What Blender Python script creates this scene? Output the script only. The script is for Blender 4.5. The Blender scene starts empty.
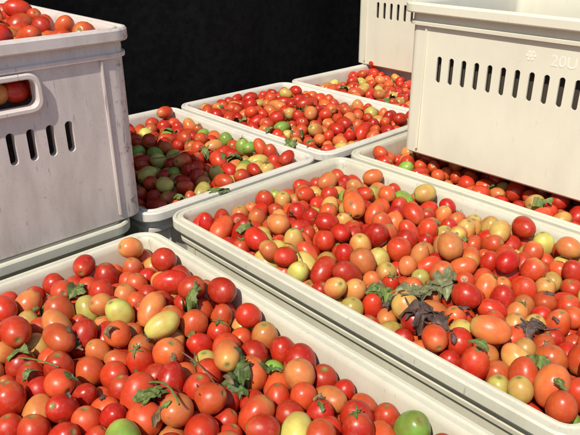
import bpy, bmesh, math, random, time
import numpy as np
from mathutils import Vector, Matrix, noise

T0=time.time()
rng=np.random.default_rng(7); random.seed(7)
scene=bpy.context.scene
scene.view_settings.view_transform='Standard'; scene.view_settings.look='None'
scene.view_settings.exposure=0

h=0.41; CH=0.28; FPX=623.0
PITCH=math.atan(296.5/FPX)
TH=math.radians(43.4)
A=np.array([-math.sin(TH),math.cos(TH)]); B=np.array([math.cos(TH),math.sin(TH)])
ROT=math.radians(90+43.4)
CAMZ=CH+h

# ---------------- materials ----------------
def new_mat(name):
    m=bpy.data.materials.new(name); m.use_nodes=True
    nt=m.node_tree; b=nt.nodes['Principled BSDF']; return m,nt,b
def N(nt,t,**k):
    n=nt.nodes.new(t)
    for a,v in k.items(): setattr(n,a,v)
    return n
def ramp(nt,src,p0,p1,c0=(0,0,0,1),c1=(1,1,1,1)):
    r=N(nt,'ShaderNodeValToRGB'); r.color_ramp.elements[0].position=p0; r.color_ramp.elements[1].position=p1
    r.color_ramp.elements[0].color=c0; r.color_ramp.elements[1].color=c1
    nt.links.new(src,r.inputs[0]); return r.outputs[0]
def mixc(nt,fac,a,b,blend='MIX'):
    m=N(nt,'ShaderNodeMix',data_type='RGBA',blend_type=blend)
    if isinstance(fac,float): m.inputs[0].default_value=fac
    else: nt.links.new(fac,m.inputs[0])
    for i,v in ((6,a),(7,b)):
        if isinstance(v,tuple): m.inputs[i].default_value=v
        else: nt.links.new(v,m.inputs[i])
    return m.outputs[2]
def nz(nt,vec,scale,detail=4,rough=.55,dist=0.):
    n=N(nt,'ShaderNodeTexNoise'); n.inputs['Scale'].default_value=scale
    n.inputs['Detail'].default_value=detail; n.inputs['Roughness'].default_value=rough
    n.inputs['Distortion'].default_value=dist
    nt.links.new(vec,n.inputs['Vector']); return n.outputs['Fac']
def mathn(nt,op,a,b=None):
    m=N(nt,'ShaderNodeMath',operation=op)
    for i,v in enumerate((a,b)):
        if v is None: continue
        if isinstance(v,(int,float)): m.inputs[i].default_value=v
        else: nt.links.new(v,m.inputs[i])
    return m.outputs[0]

def crate_mat(name,col,grime,HL,HW):
    m,nt,b=new_mat(name)
    tc=N(nt,'ShaderNodeTexCoord'); oi=N(nt,'ShaderNodeObjectInfo')
    add=N(nt,'ShaderNodeVectorMath',operation='ADD')
    nt.links.new(tc.outputs['Object'],add.inputs[0]); nt.links.new(oi.outputs['Location'],add.inputs[1])
    vec=add.outputs[0]
    mp=N(nt,'ShaderNodeMapping'); mp.inputs['Scale'].default_value=(1,1,.3); nt.links.new(vec,mp.inputs[0])
    mp2=N(nt,'ShaderNodeMapping'); mp2.inputs['Scale'].default_value=(1,1,.12); mp2.inputs['Rotation'].default_value=(.5,.35,0); nt.links.new(vec,mp2.inputs[0])
    big=nz(nt,vec,7,3,.5); streak=nz(nt,mp.outputs[0],26,4,.55); fine=nz(nt,vec,420,2,.5); scuff=nz(nt,vec,60,6,.7); scr=nz(nt,mp2.outputs[0],190,3,.6)
    smear=nz(nt,mp.outputs[0],16,6,.7)
    sx=N(nt,'ShaderNodeSeparateXYZ'); nt.links.new(tc.outputs['Object'],sx.inputs[0])
    c=mixc(nt,ramp(nt,big,.3,.7),tuple(col)+(1,),tuple(x*.92 for x in col)+(1,))
    dirt=(.24,.19,.145,1)
    c=mixc(nt,mathn(nt,'MULTIPLY',ramp(nt,streak,.45,.8),.28*grime),c,dirt)
    c=mixc(nt,mathn(nt,'MULTIPLY',ramp(nt,smear,.52,.66),.20*grime),c,dirt)
    low=N(nt,'ShaderNodeMapRange'); low.inputs[1].default_value=.10; low.inputs[2].default_value=0.; nt.links.new(sx.outputs[2],low.inputs[0])
    c=mixc(nt,mathn(nt,'MULTIPLY',mathn(nt,'MULTIPLY',low.outputs[0],ramp(nt,streak,.25,.7)),.45*grime),c,dirt)
    c=mixc(nt,mathn(nt,'MULTIPLY',ramp(nt,fine,.62,.75),.35*grime),c,dirt)
    ax=mathn(nt,'SUBTRACT',mathn(nt,'ABSOLUTE',sx.outputs[0]),HL-.05)
    ay=mathn(nt,'SUBTRACT',mathn(nt,'ABSOLUTE',sx.outputs[1]),HW-.05)
    cor=mathn(nt,'MULTIPLY',mathn(nt,'MINIMUM',ax,ay),1/.03)
    cl=N(nt,'ShaderNodeClamp'); nt.links.new(cor,cl.inputs[0])
    s=mathn(nt,'ADD',scuff,mathn(nt,'MULTIPLY',cl.outputs[0],.10*min(1.2,grime)))
    s2=mathn(nt,'ADD',scr,mathn(nt,'MULTIPLY',cl.outputs[0],.09*min(1.2,grime)))
    c=mixc(nt,mathn(nt,'MULTIPLY',ramp(nt,s,.63,.74),min(.8,.65*grime)),c,(.075,.06,.052,1))
    c=mixc(nt,mathn(nt,'MULTIPLY',ramp(nt,s2,.67,.73),min(.8,.6*grime)),c,(.10,.085,.075,1))
    nt.links.new(c,b.inputs['Base Color'])
    nt.links.new(ramp(nt,streak,.2,.8,(.42,.42,.42,1),(.6,.6,.6,1)),b.inputs['Roughness'])
    bp=N(nt,'ShaderNodeBump'); bp.inputs['Strength'].default_value=.15; bp.inputs['Distance'].default_value=.0006
    nt.links.new(scuff,bp.inputs['Height']); nt.links.new(bp.outputs[0],b.inputs['Normal'])
    return m

def tomato_mat():
    m,nt,b=new_mat('tomato_skin')
    at=N(nt,'ShaderNodeAttribute',attribute_name='col'); tc=N(nt,'ShaderNodeTexCoord')
    n1=nz(nt,tc.outputs['Object'],60,3,.55); n2=nz(nt,tc.outputs['Object'],520,2,.6); n3=nz(nt,tc.outputs['Object'],28,2,.5); n4=nz(nt,tc.outputs['Object'],150,4,.7)
    c=mixc(nt,ramp(nt,n1,.40,.72),at.outputs['Color'],(1.12,1.7,1.5,1),'MULTIPLY')
    c=mixc(nt,mathn(nt,'MULTIPLY',ramp(nt,n2,.66,.78),.25),c,(.42,.28,.17,1))
    c=mixc(nt,mathn(nt,'MULTIPLY',ramp(nt,n4,.52,.75),.17),c,(.42,.30,.21,1))
    nt.links.new(c,b.inputs['Base Color'])
    r1=ramp(nt,n3,.32,.68,(.22,.22,.22,1),(.40,.40,.40,1))
    nt.links.new(mathn(nt,'ADD',r1,mathn(nt,'MULTIPLY',ramp(nt,n4,.5,.75),.18)),b.inputs['Roughness'])
    b.inputs['IOR'].default_value=1.45
    bp=N(nt,'ShaderNodeBump'); bp.inputs['Strength'].default_value=.15; bp.inputs['Distance'].default_value=.001
    nt.links.new(n1,bp.inputs['Height']); nt.links.new(bp.outputs[0],b.inputs['Normal'])
    return m
def leaf_mat():
    m,nt,b=new_mat('leaf')
    at=N(nt,'ShaderNodeAttribute',attribute_name='col'); tc=N(nt,'ShaderNodeTexCoord')
    n1=nz(nt,tc.outputs['Object'],160,5,.65)
    c=mixc(nt,ramp(nt,n1,.35,.7),at.outputs['Color'],(.6,.5,.4,1),'MULTIPLY')
    nt.links.new(c,b.inputs['Base Color']); b.inputs['Roughness'].default_value=.6
    bp=N(nt,'ShaderNodeBump'); bp.inputs['Strength'].default_value=.6; bp.inputs['Distance'].default_value=.001
    nt.links.new(n1,bp.inputs['Height']); nt.links.new(bp.outputs[0],b.inputs['Normal'])
    return m
TM=tomato_mat(); LM=leaf_mat()

# ---------------- crate ----------------
def rr(hl,hw,R,z,seg=7):
    pts=[]
    for cx,cy,a0 in ((hl-R,hw-R,0),(-hl+R,hw-R,90),(-hl+R,-hw+R,180),(hl-R,-hw+R,270)):
        for i in range(seg+1):
            a=math.radians(a0+90*i/seg); pts.append((cx+R*math.cos(a),cy+R*math.sin(a),z))
    return pts
PROFILE=[(-.025,0),(-.0205,.004),(-.0180,.2405),(-.0110,.2420),(-.0105,.2475),(-.0150,.2490),(-.0155,.2620),(-.0012,.2635),(0,.2655),
 (0,.2775),(-.0018,.2800),(-.0058,.2800),(-.0068,.2780),(-.0125,.2780),(-.0135,.2800),(-.0160,.2800),(-.0182,.2770),(-.0195,.272),(-.0215,.236),(-.0240,.006)]
PROFILE_S=[(-.016,0),(-.0110,.004),(-.0105,.2405),(-.0060,.2420),(-.0055,.2475),(-.0095,.2490),(-.0100,.2620),(-.0012,.2635),(0,.2655)]+PROFILE[9:]
def prism_stadium(bm,ctr,axis,w,hh,depth,r=None,seg=5):
    r=r or min(w,hh)/2*.99
    base=[]
    for cx,cy,a0 in ((w/2-r,hh/2-r,0),(-w/2+r,hh/2-r,90),(-w/2+r,-hh/2+r,180),(w/2-r,-hh/2+r,270)):
        for i in range(seg+1):
            a=math.radians(a0+90*i/seg); base.append((cx+r*math.cos(a),cy+r*math.sin(a)))
    def P(u,v,d):
        return (ctr[0]+d,ctr[1]+u,ctr[2]+v) if axis=='x' else (ctr[0]+u,ctr[1]+d,ctr[2]+v)
    v0=[bm.verts.new(P(u,v,-depth/2)) for u,v in base]; v1=[bm.verts.new(P(u,v,depth/2)) for u,v in base]
    n=len(base)
    bm.faces.new(v0); bm.faces.new(v1[::-1])
    for i in range(n): bm.faces.new((v0[i],v0[(i+1)%n],v1[(i+1)%n],v1[i])[::-1])
def mk_obj(name,bm,mat=None,smooth_angle=35):
    bmesh.ops.recalc_face_normals(bm,faces=bm.faces)
    for f in bm.faces: f.smooth=True
    for e in bm.edges:
        if len(e.link_faces)==2 and e.calc_face_angle(0)>math.radians(smooth_angle): e.smooth=False
    me=bpy.data.meshes.new(name); bm.to_mesh(me); bm.free()
    o=bpy.data.objects.new(name,me); scene.collection.objects.link(o)
    if mat: me.materials.append(mat)
    return o
_cache={}
def crate_mesh(L,W,straight):
    k=(round(L,3),round(W,3),straight)
    if k in _cache: return _cache[k]
    bm=bmesh.new(); rings=[]
    for off,z in (PROFILE_S if straight else PROFILE): rings.append([bm.verts.new(p) for p in rr(L/2+off,W/2+off,.034+off,z)])
    n=len(rings[0])
    bm.faces.new(rings[0][::-1]); bm.faces.new(rings[-1])
    for a,b in zip(rings,rings[1:]):
        for i in range(n): bm.faces.new((a[i],a[(i+1)%n],b[(i+1)%n],b[i]))
    o=mk_obj('body',bm)
    bm=bmesh.new()
    k1=int((L/2-.078)/.025)
    for i in range(-k1,k1+1):
        for s in (-1,1): prism_stadium(bm,(i*.025,s*(W/2-.018),.168),'y',.0095,.047,.034)
    k2=int((W/2-.095)/.025)
    for i in range(-k2,k2+1):
        for s in (-1,1): prism_stadium(bm,(s*(L/2-.018),i*.026,.147),'x',.0110,.043,.034)
    for s in (-1,1): prism_stadium(bm,(s*(L/2-.018),0,.2145),'x',.134,.035,.034,r=.010)
    c=mk_obj('cut',bm)
    md=o.modifiers.new('b','BOOLEAN'); md.object=c; md.solver='EXACT'; md.operation='DIFFERENCE'
    dg=bpy.context.evaluated_depsgraph_get()
    me=bpy.data.meshes.new_from_object(o.evaluated_get(dg))
    bpy.data.objects.remove(o); bpy.data.objects.remove(c)
    bm=bmesh.new(); bm.from_mesh(me)
    for f in bm.faces: f.smooth=True
    for e in bm.edges: e.smooth = not (len(e.link_faces)==2 and e.calc_face_angle(0)>math.radians(30))
    bm.to_mesh(me); bm.free()
    _cache[k]=me; return me
def box(bm,x0,x1,y0,y1,z0,z1):
    vs=[bm.verts.new((x,y,z)) for x in (x0,x1) for y in (y0,y1) for z in (z0,z1)]
    for f in ((0,1,3,2),(4,6,7,5),(0,4,5,1),(2,3,7,6),(0,2,6,4),(1,5,7,3)): bm.faces.new([vs[i] for i in f])
def handle_frames(L,mat,parent,ws):
    for k,s in enumerate((-1,1)):
        bm=bmesh.new(); zc=.2145
        def loop(w,hh,r,x):
            pts=[]
            for cx,cy,a0 in ((w/2-r,hh/2-r,0),(-w/2+r,hh/2-r,90),(-w/2+r,-hh/2+r,180),(w/2-r,-hh/2+r,270)):
                for i in range(7):
                    a=math.radians(a0+90*i/6); pts.append(bm.verts.new((x,cx+r*math.cos(a),zc+cy+r*math.sin(a))))
            return pts
        xo=L/2-.0190+ws; q=-.001
        ls=[loop(.1515+q,.0510,.016,s*xo),loop(.1505+q,.0500,.016,s*(xo+.006)),loop(.147+q,.0465,.015,s*(xo+.0075)),loop(.139+q,.0385,.012,s*(xo+.0075)),loop(.1355+q,.0355,.0105,s*(xo+.006)),loop(.1345+q,.0345,.010,s*(xo-.004))]
        n=len(ls[0])
        for a,b in zip(ls,ls[1:]):
            for i in range(n): bm.faces.new((a[i],a[(i+1)%n],b[(i+1)%n],b[i]))
        o=mk_obj('handle_frame',bm,mat); o.parent=parent
def corner_ribs(L,W,mat,parent,ws):
    bm=bmesh.new()
    for sx in (-1,1):
        for sy in (-1,1):
            y=sy*(W/2-.052); x=sx*(L/2+ws)
            xs=sorted((x-sx*.0215,x-sx*.0150)); box(bm,xs[0],xs[1],y-.002,y+.002,.012,.2412)
            xx=sx*(L/2-.052); ys=sorted((sy*(W/2+ws-.0215),sy*(W/2+ws-.0150))); box(bm,xx-.002,xx+.002,ys[0],ys[1],.012,.2412)
    bmesh.ops.bevel(bm,geom=bm.edges[:],offset=.0012,segments=2,affect='EDGES')
    o=mk_obj('corner_ribs',bm,mat); o.parent=parent

def crate(a0,a1,b0,b1,z,mat_args,straight=False):
    L=(a1-a0)*h; W=(b1-b0)*h
    me=crate_mesh(L,W,straight).copy(); mat=crate_mat('crate_plastic',mat_args[0],mat_args[1],L/2,W/2)
    me.materials.clear(); me.materials.append(mat)
    o=bpy.data.objects.new('plastic_crate',me); scene.collection.objects.link(o)
    c=((a0+a1)/2*A+(b0+b1)/2*B)*h
    o.location=(c[0],c[1],z); o.rotation_euler=(0,0,ROT)
    ws=.008 if straight else 0.
    handle_frames(L,mat,o,ws); corner_ribs(L,W,mat,o,ws)
    return o,L,W,mat
def slot_darkener(cr,top=.212):  # added dark insert, an invented part, so the slots read as deep shade
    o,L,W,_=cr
    m,nt,b=new_mat('slot_shade_dark'); b.inputs['Base Color'].default_value=(.05,.038,.028,1); b.inputs['Roughness'].default_value=.9  # near-black brown stands in for the shade behind the slots
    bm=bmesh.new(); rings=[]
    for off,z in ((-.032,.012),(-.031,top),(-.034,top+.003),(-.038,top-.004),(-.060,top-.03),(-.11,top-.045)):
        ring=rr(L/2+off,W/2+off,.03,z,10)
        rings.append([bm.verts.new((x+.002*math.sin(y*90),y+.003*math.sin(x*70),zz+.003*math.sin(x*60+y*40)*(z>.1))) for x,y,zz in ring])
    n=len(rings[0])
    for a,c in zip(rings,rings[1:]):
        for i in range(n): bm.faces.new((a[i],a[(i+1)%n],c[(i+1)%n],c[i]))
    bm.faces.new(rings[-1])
    mk_obj('added_slot_darkener',bm,m).parent=o

# ---------------- tomatoes ----------------
def pack(L,W,depth,edge,dome,seed,iters=260,dens=1.0,tilt=0.,rm=.0136,rs=.0016):
    r=np.random.default_rng(seed)
    hl=L/2-.0235; hw=W/2-.0235
    vol=4*hl*hw*(depth)
    n=int(vol*.62/(4/3*math.pi*rm**2*rm*1.25)*dens)
    rad=np.clip(r.normal(rm,rs,n),.0096,.0178); hd=rad*np.clip(r.gamma(2.6,.095,n),.02,.55)
    def floor(x,y):
        u=np.clip(1-(x/hl)**2,0,1); v=np.clip(1-(y/hw)**2,0,1)
        return CH-edge-depth+dome*np.sqrt(u*v)*1.0+tilt*x+.006*np.sin(x*23+seed)*np.sin(y*19+seed*2)
    c=np.stack([r.uniform(-hl,hl,n),r.uniform(-hw,hw,n),np.zeros(n)],1)
    c[:,2]=floor(c[:,0],c[:,1])+r.uniform(.01,depth*1.7,n)
    d=r.normal(size=(n,3)); d[:,2]*=.6; d/=np.linalg.norm(d,axis=1)[:,None]
    P=np.concatenate([c+d*hd[:,None],c-d*hd[:,None]]); R=np.concatenate([rad,rad]); m=2*n
    body=np.concatenate([np.arange(n),np.arange(n)])
    for it in range(iters):
        if it%8==0:
            sq=(P**2).sum(1); D=sq[:,None]+sq[None]-2*P@P.T
            mask=np.triu(D<(.045)**2,1); pi,pj=np.nonzero(mask)
            k=body[pi]!=body[pj]; pi=pi[k];pj=pj[k]
        g=.0016 if it<iters*.75 else .0016*(iters-it)/(iters*.25)*.6
        P[:,2]-=g
        for _ in range(2):
            v=P[pi]-P[pj]; dist=np.linalg.norm(v,axis=1)+1e-9; ov=R[pi]+R[pj]-dist
            k=ov>0; a=pi[k]; b=pj[k]; corr=(v[k]/dist[k][:,None])*(ov[k]*.5)[:,None]
            acc=np.zeros((m,3)); cnt=np.bincount(a,minlength=m)+np.bincount(b,minlength=m)
            for ax in range(3):
                acc[:,ax]=np.bincount(a,corr[:,ax],m)-np.bincount(b,corr[:,ax],m)
            P+=acc*(1.35/np.maximum(cnt,1.5))[:,None]
            v=P[:n]-P[n:]; dist=np.linalg.norm(v,axis=1)+1e-9; e=(v/dist[:,None])*((2*hd-dist)*.5)[:,None]
            P[:n]+=e; P[n:]-=e
            P[:,0]=np.clip(P[:,0],-hl+R,hl-R); P[:,1]=np.clip(P[:,1],-hw+R,hw-R)
            f=floor(P[:,0],P[:,1])+R; P[:,2]=np.maximum(P[:,2],f)
    C=(P[:n]+P[n:])/2; ax=(P[:n]-P[n:]); ax/=np.linalg.norm(ax,axis=1)[:,None]
    return C,ax,rad,hd

PAL=np.array([(.42,.012,.006),(.50,.034,.011),(.55,.085,.022),(.55,.18,.055),(.47,.34,.085),(.20,.27,.045)])
def pile(L,W,obj,weights,seed,seg=18,rings=12,**kw):
    r=np.random.default_rng(seed+100)
    C,ax,rad,hd=pack(L,W,seed=seed,**kw)
    n=len(C)
    th=np.concatenate([[0,.10,.2],np.linspace(.38,math.pi-.28,rings-3),[math.pi-.12,math.pi]])[1:-1]
    ph=np.arange(seg)*2*math.pi/seg
    nv=len(th)*seg+2
    ct=np.concatenate([[1.],np.repeat(np.cos(th),seg),[-1.]]); st=np.concatenate([[0.],np.repeat(np.sin(th),seg),[0.]])
    pc=np.concatenate([[0.],np.tile(np.cos(ph),len(th)),[0.]]); ps=np.concatenate([[0.],np.tile(np.sin(ph),len(th)),[0.]])
    up=r.normal(size=(n,3)); 
    flip=np.where(r.random(n)<.5,1,-1)[:,None]; axx=ax*flip
    e1=np.cross(axx,up); e1/=np.linalg.norm(e1,axis=1)[:,None]; e2=np.cross(axx,e1)
    half=(rad+hd)
    pear=r.uniform(-.10,.10,n)
    axial=ct[None]*half[:,None]
    dim=np.exp(-(st/.16)**2)*(ct>0)
    axial=axial-dim[None]*(rad*.13)[:,None]
    radial=(st[None]**.93)*rad[:,None]*(1+pear[:,None]*ct[None])
    lob=r.uniform(0,.045,n)[:,None]; ph2=r.uniform(0,6.28,n)[:,None]; angs=np.concatenate([[0.],np.tile(ph,len(th)),[0.]])[None]
    radial=radial*(1+lob*np.cos(angs*2+ph2)*1.0+lob*.5*np.cos(3*angs+ph2*2))
    bendv=(r.uniform(-.10,.10,n)*rad)[:,None]*(ct[None]**2)
    V=C[:,None]+axial[...,None]*axx[:,None]+(radial*pc[None]+bendv)[...,None]*e1[:,None]+(radial*ps[None])[...,None]*e2[:,None]
    q=[]; R_=len(th)
    for j in range(seg): q.append((0,1+(j+1)%seg,1+j))
    for i in range(R_-1):
        for j in range(seg):
            a=1+i*seg+j; b=1+i*seg+(j+1)%seg; q.append((a,b,b+seg,a+seg))
    l=1+(R_-1)*seg
    for j in range(seg): q.append((nv-1,l+j,l+(j+1)%seg))
    lt=np.array([len(f) for f in q]); fl=np.array([x for f in q for x in f])
    LV=(fl[None]+np.arange(n)[:,None]*nv).ravel(); LT=np.tile(lt,n); LS=np.concatenate([[0],np.cumsum(LT)[:-1]])
    me=bpy.data.meshes.new('tomato_pile')
    me.vertices.add(n*nv); me.vertices.foreach_set('co',V.ravel())
    me.loops.add(len(LV)); me.loops.foreach_set('vertex_index',LV.astype(np.int32))
    me.polygons.add(len(LT)); me.polygons.foreach_set('loop_start',LS.astype(np.int32)); me.polygons.foreach_set('loop_total',LT.astype(np.int32))
    me.polygons.foreach_set('use_smooth',np.ones(len(LT),bool))
    me.update(calc_edges=True)
    p0=me.polygons[seg*3]; cc=Vector(C[0])
    if (p0.center-cc).dot(p0.normal)<0: me.flip_normals()
    w=np.array(weights,float); w/=w.sum()
    k=r.choice(6,n,p=w); base=PAL[k]; nb=PAL[np.minimum(k+1,4+(k==5))]
    t=r.uniform(0,.8,n)[:,None]; base=base*(1-t)+nb*t*1.0
    base=base*r.uniform(.74,1.12,(n,1))
    sh=PAL[np.minimum(k+2,4+(r.random(n)<.3))]*r.uniform(.8,1.1,(n,1))
    amt=(np.clip((ct-.25)/.7,0,1)**1.4)[None]*(r.uniform(0,1,n)**1.5)[:,None]*.85
    side=np.clip(pc[None]*np.cos(ph2)+ps[None]*np.sin(ph2),0,1)*st[None]*(r.uniform(0,1,n)**1.7)[:,None]*.6
    col=base[:,None]*(1-side[...,None])+nb[:,None]*side[...,None]
    col=col*(1-amt[...,None])+sh[:,None]*amt[...,None]
    scar=(np.clip((ct-.975)/.02,0,1))[None,:,None]
    col=col*(1-scar)+np.array([.20,.15,.05])[None,None]*scar
    tip=(np.clip((-ct-.992)/.006,0,1))[None,:,None]*.6
    col=col*(1-tip)+np.array([.12,.06,.02])[None,None]*tip
    rgba=np.concatenate([col,np.ones(col.shape[:2]+(1,))],2)
    at=me.attributes.new('col','FLOAT_COLOR','POINT'); at.data.foreach_set('color',rgba.ravel().astype(np.float32))
    me.materials.append(TM)
    o=bpy.data.objects.new('tomato_pile',me); scene.collection.objects.link(o)
    o.location=obj.location; o.rotation_euler=obj.rotation_euler
    M=np.array(Matrix.Translation(obj.location)@obj.rotation_euler.to_matrix().to_4x4())
    Cw=C@M[:3,:3].T+M[:3,3]; axw=axx@M[:3,:3].T
    print('pile',n,time.time()-T0)
    return dict(C=Cw,ax=axw,r=rad,half=half)

# ---------------- leaves ----------------
def surf(P,x,y,near):
    C=P['C'][near]; R=P['r'][near]*1.08
    d2=(C[:,0]-x)**2+(C[:,1]-y)**2; k=d2<R**2
    return (C[k,2]+np.sqrt(R[k]**2-d2[k])).max() if k.any() else -9
class LeafMesh:
    def __init__(s): s.v=[];s.f=[];s.c=[]
    def grid(s,pts,nu,nv,col):
        b=len(s.v); s.v+=pts; s.c+=col
        for i in range(nu-1):
            for j in range(nv-1):
                a=b+i*nv+j; s.f.append((a,a+1,a+nv+1,a+nv))
    def leaf(s,P,pos,size,ang,curl,col,seed,tiltx=0.,wf=.26,crump=.10):
        r=random.Random(seed); nu,nv=27,11
        M=Matrix.Translation(pos)@Matrix.Rotation(ang,4,'Z')@Matrix.Rotation(tiltx,4,'X')
        near=np.nonzero(np.linalg.norm(P['C'][:,:2]-np.array(pos[:2]),axis=1)<size*1.3+.03)[0]
        pts=[];cs=[]
        off=Vector((r.uniform(0,99),r.uniform(0,99),0)); k1=r.uniform(2.2,3.2); bend=r.uniform(-.5,.5)
        for i in range(nu):
            t=i/(nu-1)
            lobe=.62+.38*abs(math.sin(t*math.pi*k1+.5))+.10*math.sin(t*41+seed)
            w=wf*size*(math.sin(math.pi*min(1,t**.75))**.7)*lobe
            for j in range(nv):
                u=-1+2*j/(nv-1)
                x=(t-.5)*size+abs(u)*w*.35; y=u*w+bend*size*(t-.5)**2
                z=-curl*size*(t-.5)**2+abs(u)**1.4*w*.55*math.sin(seed+t*5)
                p=Vector((x,y,z))
                q=noise.noise_vector(p*(3.0/size)+off); p+=q*crump*size
                q=noise.noise_vector(p*(10/size)+off); p+=q*crump*.4*size
                p=M@p
                sz=surf(P,p.x,p.y,near)+.0012
                if p.z<sz: p.z=sz
                elif sz>-1 and p.z>sz+.012: p.z=sz+.012+(p.z-sz-.012)*.3
                pts.append(tuple(p))
                k=1.15-.35*abs(u) if abs(u)>.12 else 1.6
                k*=.75+.5*r.random()
                e=max(0,abs(u)-.6)*.9*r.random()
                cs.append(tuple(c*k*(1-e)+b_*e for c,b_ in zip(col,(.14,.09,.04))))
        s.grid(pts,nu,nv,cs)
    def stalk(s,p0,p1,rad,col,bend=.01,seed=0):
        r=random.Random(seed); n=7; p0=Vector(p0);p1=Vector(p1)
        d=(p1-p0).normalized(); e=d.cross(Vector((0,0,1)))
        if e.length<.1: e=Vector((1,0,0))
        e.normalize(); g=d.cross(e); pts=[];cs=[]
        bx,by=r.uniform(-bend,bend),r.uniform(-bend,bend)
        for i in range(n):
            t=i/(n-1); c=p0.lerp(p1,t)+(e*bx+g*by)*math.sin(math.pi*t)
            rr_=rad*(1-.3*t)
            for j in range(7):
                a=j/6*2*math.pi; pts.append(tuple(c+(e*math.cos(a)+g*math.sin(a))*rr_)); cs.append(col)
        s.grid(pts,n,7,cs)
    def calyx(s,p,axis,size,seed):
        r=random.Random(seed); z=Vector(axis).normalized(); x=z.orthogonal().normalized(); y=z.cross(x)
        p=Vector(p)
        for k in range(5):
            a=k*2*math.pi/5+r.uniform(-.2,.2); d=x*math.cos(a)+y*math.sin(a); sd=z.cross(d); L=size*r.uniform(.7,1.15)
            pts=[];cs=[]; lift=r.uniform(-.1,.5)
            for i in range(7):
                t=i/6; w=L*.13*math.sin(math.pi*min(1,.15+t*.85))
                c=p+d*L*t+z*(L*(lift*t*t-.12*t)+.001)
                for j in (-1,0,1):
                    pts.append(tuple(c+sd*w*j+z*(abs(j)*w*.4))); cs.append((.13,.20,.05))
            s.grid(pts,7,3,cs)
        s.stalk(p,p+z*size*.7+x*size*.3,.0010,(.14,.18,.06),.003,seed)
    def build(s,name):
        me=bpy.data.meshes.new(name); me.from_pydata(s.v,[],s.f); me.update()
        at=me.attributes.new('col','FLOAT_COLOR','POINT')
        at.data.foreach_set('color',np.array([c+(1,) for c in s.c],np.float32).ravel())
        for p in me.polygons: p.use_smooth=True
        me.materials.append(LM)
        o=bpy.data.objects.new(name,me); scene.collection.objects.link(o); return o

def ray(px,py):
    dx=px-290; dy=217.5-py; c,s=math.cos(PITCH),math.sin(PITCH)
    return np.array([dx,FPX*c+dy*s,dy*c-FPX*s])
def on_plane(px,py,z):
    d=ray(px,py); t=(z-CAMZ)/d[2]; return np.array([0,0,CAMZ])+d*t
def top_at(P,xy,rad=.018):
    d=np.linalg.norm(P['C'][:,:2]-xy,axis=1); k=d<rad
    return (P['C'][k,2]+P['r'][k]).max() if k.any() else None
def drop(P,px,py):
    z=CH
    for _ in range(4):
        p=on_plane(px,py,z); t=top_at(P,p[:2])
        if t is None: break
        z=t
    return on_plane(px,py,z)

# ---------------- build ----------------
CREAM=((.74,.71,.575),.25); GREY=((.60,.58,.465),.6); PINK=((.66,.585,.55),1.0); WHITE=((.66,.63,.555),.55)
cA=crate(.20,1.815,.03,1.02,0,GREY)
cB=crate(.28,1.872,1.115,2.095,0,GREY)
cF=crate(.30,1.872,2.125,3.10,0,GREY)
cK=crate(.30,1.872,3.12,4.09,0,GREY)
cG0=crate(1.90,3.15,.04,1.02,0,GREY)
cC=crate(1.90,3.15,1.05,2.00,0,WHITE)
cD=crate(1.90,3.15,2.03,2.93,0,WHITE)
cE=crate(1.90,3.15,2.95,3.86,0,WHITE)
cJ=crate(1.90,3.15,3.88,4.85,0,WHITE)
e=.0205/h
Z1=CH+.0006
cG=crate(1.896,3.15,.05,1.092,Z1,PINK,True)
cH=crate(.12,1.700+e,2.36-e,3.34,Z1,CREAM)
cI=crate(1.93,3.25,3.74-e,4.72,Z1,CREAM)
slot_darkener(cH); slot_darkener(cI)

RED=[46,28,14,7,2.8,1.2]; MIX=[36,30,19,10,3.8,.9]; DRK=[40,26,12,7,6,7]
pA=pile(cA[1],cA[2],cA[0],RED,11,seg=24,rings=16,depth=.075,edge=-.003,dome=.014,rm=.0140)
pB=pile(cB[1],cB[2],cB[0],MIX,12,seg=22,rings=15,depth=.072,edge=.000,dome=.015,rm=.0135)
pF=pile(cF[1],cF[2],cF[0],RED,3,depth=.055,edge=.020,dome=.003)
pC=pile(cC[1],cC[2],cC[0],DRK,14,depth=.055,edge=.014,dome=.016)
pD=pile(cD[1],cD[2],cD[0],RED,5,depth=.055,edge=.008,dome=.018)
pE=pile(cE[1],cE[2],cE[0],RED,6,depth=.050,edge=.020,dome=.0)
pG=pile(cG[1],cG[2],cG[0],[60,25,8,4,2,.5],8,depth=.085,edge=.008,dome=.030)

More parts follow.
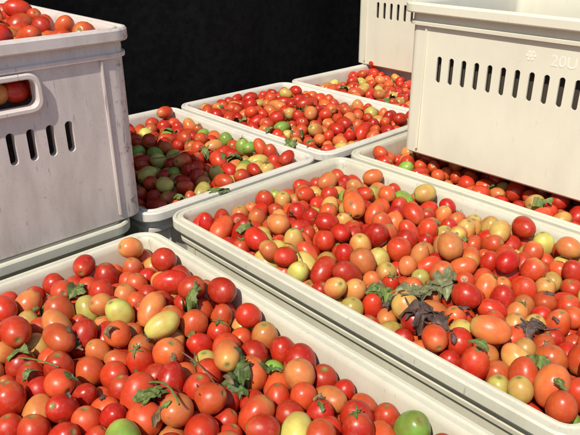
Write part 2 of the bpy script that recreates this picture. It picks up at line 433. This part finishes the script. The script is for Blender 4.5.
lm=LeafMesh()
G1=(.14,.20,.05); G2=(.085,.135,.035); GG=(.20,.22,.11); DK=(.095,.060,.052); BR=(.20,.14,.07)
def L_(P,px,py,size,ang,col,seed,curl=.8,n=1,lift=.004):
    p=drop(P,px,py)
    for k in range(n):
        lm.leaf(P,(p[0],p[1],p[2]+lift),size*(1-.12*k),math.radians(ang+k*38),curl,col,seed+k*13,.4*k*(-1)**k)
for P,px,py,size,ang,col,seed,n in (
 (pB,420,289,.062,-10,GG,3,2),(pB,444,284,.060,35,GG,5,2),(pB,425,313,.055,-25,DK,7,3),(pB,398,303,.048,10,DK,9,2),(pB,440,322,.04,60,DK,11,2),(pB,382,293,.045,160,G1,10,2),
 (pB,378,288,.030,150,BR,12,1),(pB,540,362,.036,20,G1,14,2),(pB,530,325,.042,10,DK,15,2),(pB,245,226,.032,30,G1,16,2),(pB,480,340,.026,-40,G1,18,1),
 (pB,560,385,.02,100,G1,21,1),(pB,300,232,.018,20,BR,22,1),(pB,350,215,.016,70,BR,24,1),(pB,465,240,.018,70,G1,26,1),
 (pA,240,368,.040,70,G2,31,2),(pA,235,388,.032,-30,G2,33,1),(pA,192,288,.028,40,G1,35,2),(pA,78,290,.032,80,G1,37,2),(pA,150,395,.034,30,G1,39,2),
 (pA,75,345,.022,-40,BR,41,1),(pA,20,355,.028,10,G1,43,1),(pA,30,375,.02,60,G1,44,1),(pA,110,330,.015,20,BR,47,1),(pA,270,372,.025,0,G2,48,1),(pA,40,310,.02,0,G2,49,1),(pA,320,400,.014,0,BR,50,1),
 (pC,235,158,.048,10,G1,51,2),(pC,218,190,.04,-20,G1,53,2),(pC,205,150,.035,100,G1,55,1),(pC,250,145,.035,30,G1,57,1),(pC,170,130,.035,0,G1,58,1),(pC,180,196,.035,0,G1,59,1),(pC,225,172,.03,80,G1,60,1),
 (pD,290,144,.045,60,G1,61,2),(pD,312,143,.032,10,G1,63,1),(pD,240,118,.035,10,G1,65,1),(pD,300,105,.03,10,G1,66,1),(pD,365,120,.03,10,G1,67,1),(pD,270,130,.03,60,G1,69,1),
 (pE,388,98,.05,20,G1,68,2),(pE,345,88,.04,10,G2,70,1),
 (pF,545,200,.04,10,G1,71,1),(pF,490,185,.03,30,G2,72,1),
 (pG,60,22,.035,20,G1,81,2),(pG,10,20,.03,60,G1,83,1),(pG,35,18,.025,60,G2,84,1)):
    L_(P,px,py,size,ang,col,seed,n=n)
def S_(P,x0,y0,x1,y1,rad,col,seed):
    a=drop(P,x0,y0);b=drop(P,x1,y1); a[2]+=.003;b[2]+=.006; lm.stalk(a,b,rad,col,.008,seed)
S_(pB,445,283,400,298,.0016,GG,1); S_(pB,405,300,452,335,.0012,DK,2); S_(pA,175,350,215,388,.0009,BR,3); S_(pA,150,385,180,410,.0014,G1,4)
S_(pA,195,355,200,400,.0008,BR,5); S_(pB,520,320,560,332,.001,DK,6); S_(pB,285,245,300,262,.001,G1,7); S_(pC,150,160,190,150,.001,G1,8); S_(pA,20,360,60,372,.0010,G1,9)
rb=random.Random(21)
for P,x0,x1,y0,y1,cnt in ((pA,20,330,290,420,16),(pB,260,560,200,360,16),(pC,160,260,130,190,6),(pD,230,370,105,140,6)):
    for k in range(cnt):
        x=rb.uniform(x0,x1); y=rb.uniform(y0,y1)
        if P is pA and y<235+.56*(x-150)+40: continue
        if P is pB and y>215+.557*(x-165)-25: continue
        p=drop(P,x,y)
        if top_at(P,p[:2]) is None: continue
        lm.leaf(P,(p[0],p[1],p[2]+.002),rb.uniform(.008,.018),rb.uniform(0,6.3),.8,rb.choice([G1,G2,BR,DK]),rb.randint(100,999))
rr2=random.Random(5)
for P,prob in ((pA,.06),(pB,.05),(pC,.08),(pD,.06),(pF,.05)):
    for c,a,r_,hf in zip(P['C'],P['ax'],P['r'],P['half']):
        if c[2]>CH-.05 and a[2]>-.1 and rr2.random()<prob:
            lm.calyx(c+a*hf*.93,a,r_*.72,rr2.randint(0,9999))
lm.build('tomato_leaves')

# embossed mark on the pale stacked crate
o,L,W,mat=cH
mark_mat,_,mb=new_mat('mark_plastic'); mb.inputs['Base Color'].default_value=(.77,.75,.64,1); mb.inputs['Roughness'].default_value=.5
tx=bpy.data.curves.new('mark','FONT'); tx.body='20U'; tx.size=.025; tx.extrude=.0003; tx.align_x='CENTER'
t=bpy.data.objects.new('embossed_mark',tx); scene.collection.objects.link(t)
t.parent=o
def a_at(px,py):
    d=ray(px,py); bb=(2.36-.005)*h; s=bb/(d[0]*B[0]+d[1]*B[1]); return (d[0]*A[0]+d[1]*A[1])*s
ca=((.12+1.700+e)/2)*h
xt=a_at(568,42)-ca; xg=a_at(533,44)-ca
t.location=(xt,W/2-.0182,.206); t.rotation_euler=(math.radians(89.4),0,math.radians(180)); tx.materials.append(mark_mat)
bm=bmesh.new()
for k in range(6):
    an=k*math.pi/3
    prism_stadium(bm,(xg+.006*math.cos(an),W/2-.0184,.217+.006*math.sin(an)),'y',.005,.005,.0012,r=.0024,seg=5)
prism_stadium(bm,(xg,W/2-.0184,.217),'y',.006,.006,.0014,r=.0029,seg=6)
mk_obj('embossed_logo',bm,mark_mat).parent=o

# ---------------- ground & tarpaulin ----------------
m,nt,b=new_mat('ground_concrete'); tc=N(nt,'ShaderNodeTexCoord')
c=mixc(nt,nz(nt,tc.outputs['Object'],6,8,.65),(.10,.095,.085,1),(.20,.19,.17,1)); nt.links.new(c,b.inputs['Base Color']); b.inputs['Roughness'].default_value=.9
bpy.ops.mesh.primitive_plane_add(size=400,location=(0,0,0)); g=bpy.context.object; g.name='ground'; g.data.materials.append(m)

m,nt,b=new_mat('black_sheet'); tc=N(nt,'ShaderNodeTexCoord')
c=mixc(nt,ramp(nt,nz(nt,tc.outputs['Object'],45,6,.75),.4,.65),(.0015,.0017,.002,1),(.0065,.007,.0075,1)); nt.links.new(c,b.inputs['Base Color']); b.inputs['Roughness'].default_value=.8
b.inputs['Specular IOR Level'].default_value=.12
def sheet(pA_,pB_,height,name):
    bm=bmesh.new(); n,mz=160,40; p0=Vector((*pA_,0));p1=Vector((*pB_,0)); d=(p1-p0); nn=Vector((-d.y,d.x,0)).normalized()
    rows=[]
    for i in range(n+1):
        rows.append([])
        for j in range(mz+1):
            s=i/n*d.length; z=.01+j/mz*height
            off=.025*math.sin(s*7+math.sin(z*2)*.8)+.03*noise.noise(Vector((s*3,z*1.2,0)))+.012*noise.noise(Vector((s*11,z*5,3)))
            rows[-1].append(bm.verts.new(p0+d*(i/n)+nn*off+Vector((0,0,z))))
    for i in range(n):
        for j in range(mz): bm.faces.new((rows[i][j],rows[i+1][j],rows[i+1][j+1],rows[i][j+1]))
    o=mk_obj(name,bm,m,80)
ac=3.45*h
sheet(ac*A+(-3.0)*B,ac*A+3.2*B,2.6,'black_tarpaulin')

# ---------------- light ----------------
el=math.radians(52)
hd_=(-B*.94-A*.34); hd_/=np.linalg.norm(hd_)
to=Vector((hd_[0]*math.cos(el),hd_[1]*math.cos(el),math.sin(el)))
sun=bpy.data.lights.new('sun','SUN'); sun.energy=5.0; sun.angle=math.radians(.8); sun.color=(1,.93,.80)
so=bpy.data.objects.new('sun',sun); scene.collection.objects.link(so); so.rotation_euler=to.to_track_quat('Z','Y').to_euler()
w=bpy.data.worlds.new('World'); scene.world=w; w.use_nodes=True; nt=w.node_tree
sky=nt.nodes.new('ShaderNodeTexSky'); sky.sky_type='NISHITA'; sky.sun_disc=False; sky.sun_elevation=el
sky.sun_rotation=math.atan2(to.x,to.y)
bg=nt.nodes['Background']; bg.inputs[1].default_value=.13; nt.links.new(sky.outputs[0],bg.inputs[0])

cam=bpy.data.cameras.new('camera'); cam.sensor_width=36; cam.lens=36*FPX/580; cam.clip_start=.02; cam.clip_end=1000
co=bpy.data.objects.new('camera',cam); scene.collection.objects.link(co)
co.location=(0,0,CAMZ); co.rotation_euler=(math.pi/2-PITCH,0,0); scene.camera=co
print('done',time.time()-T0)
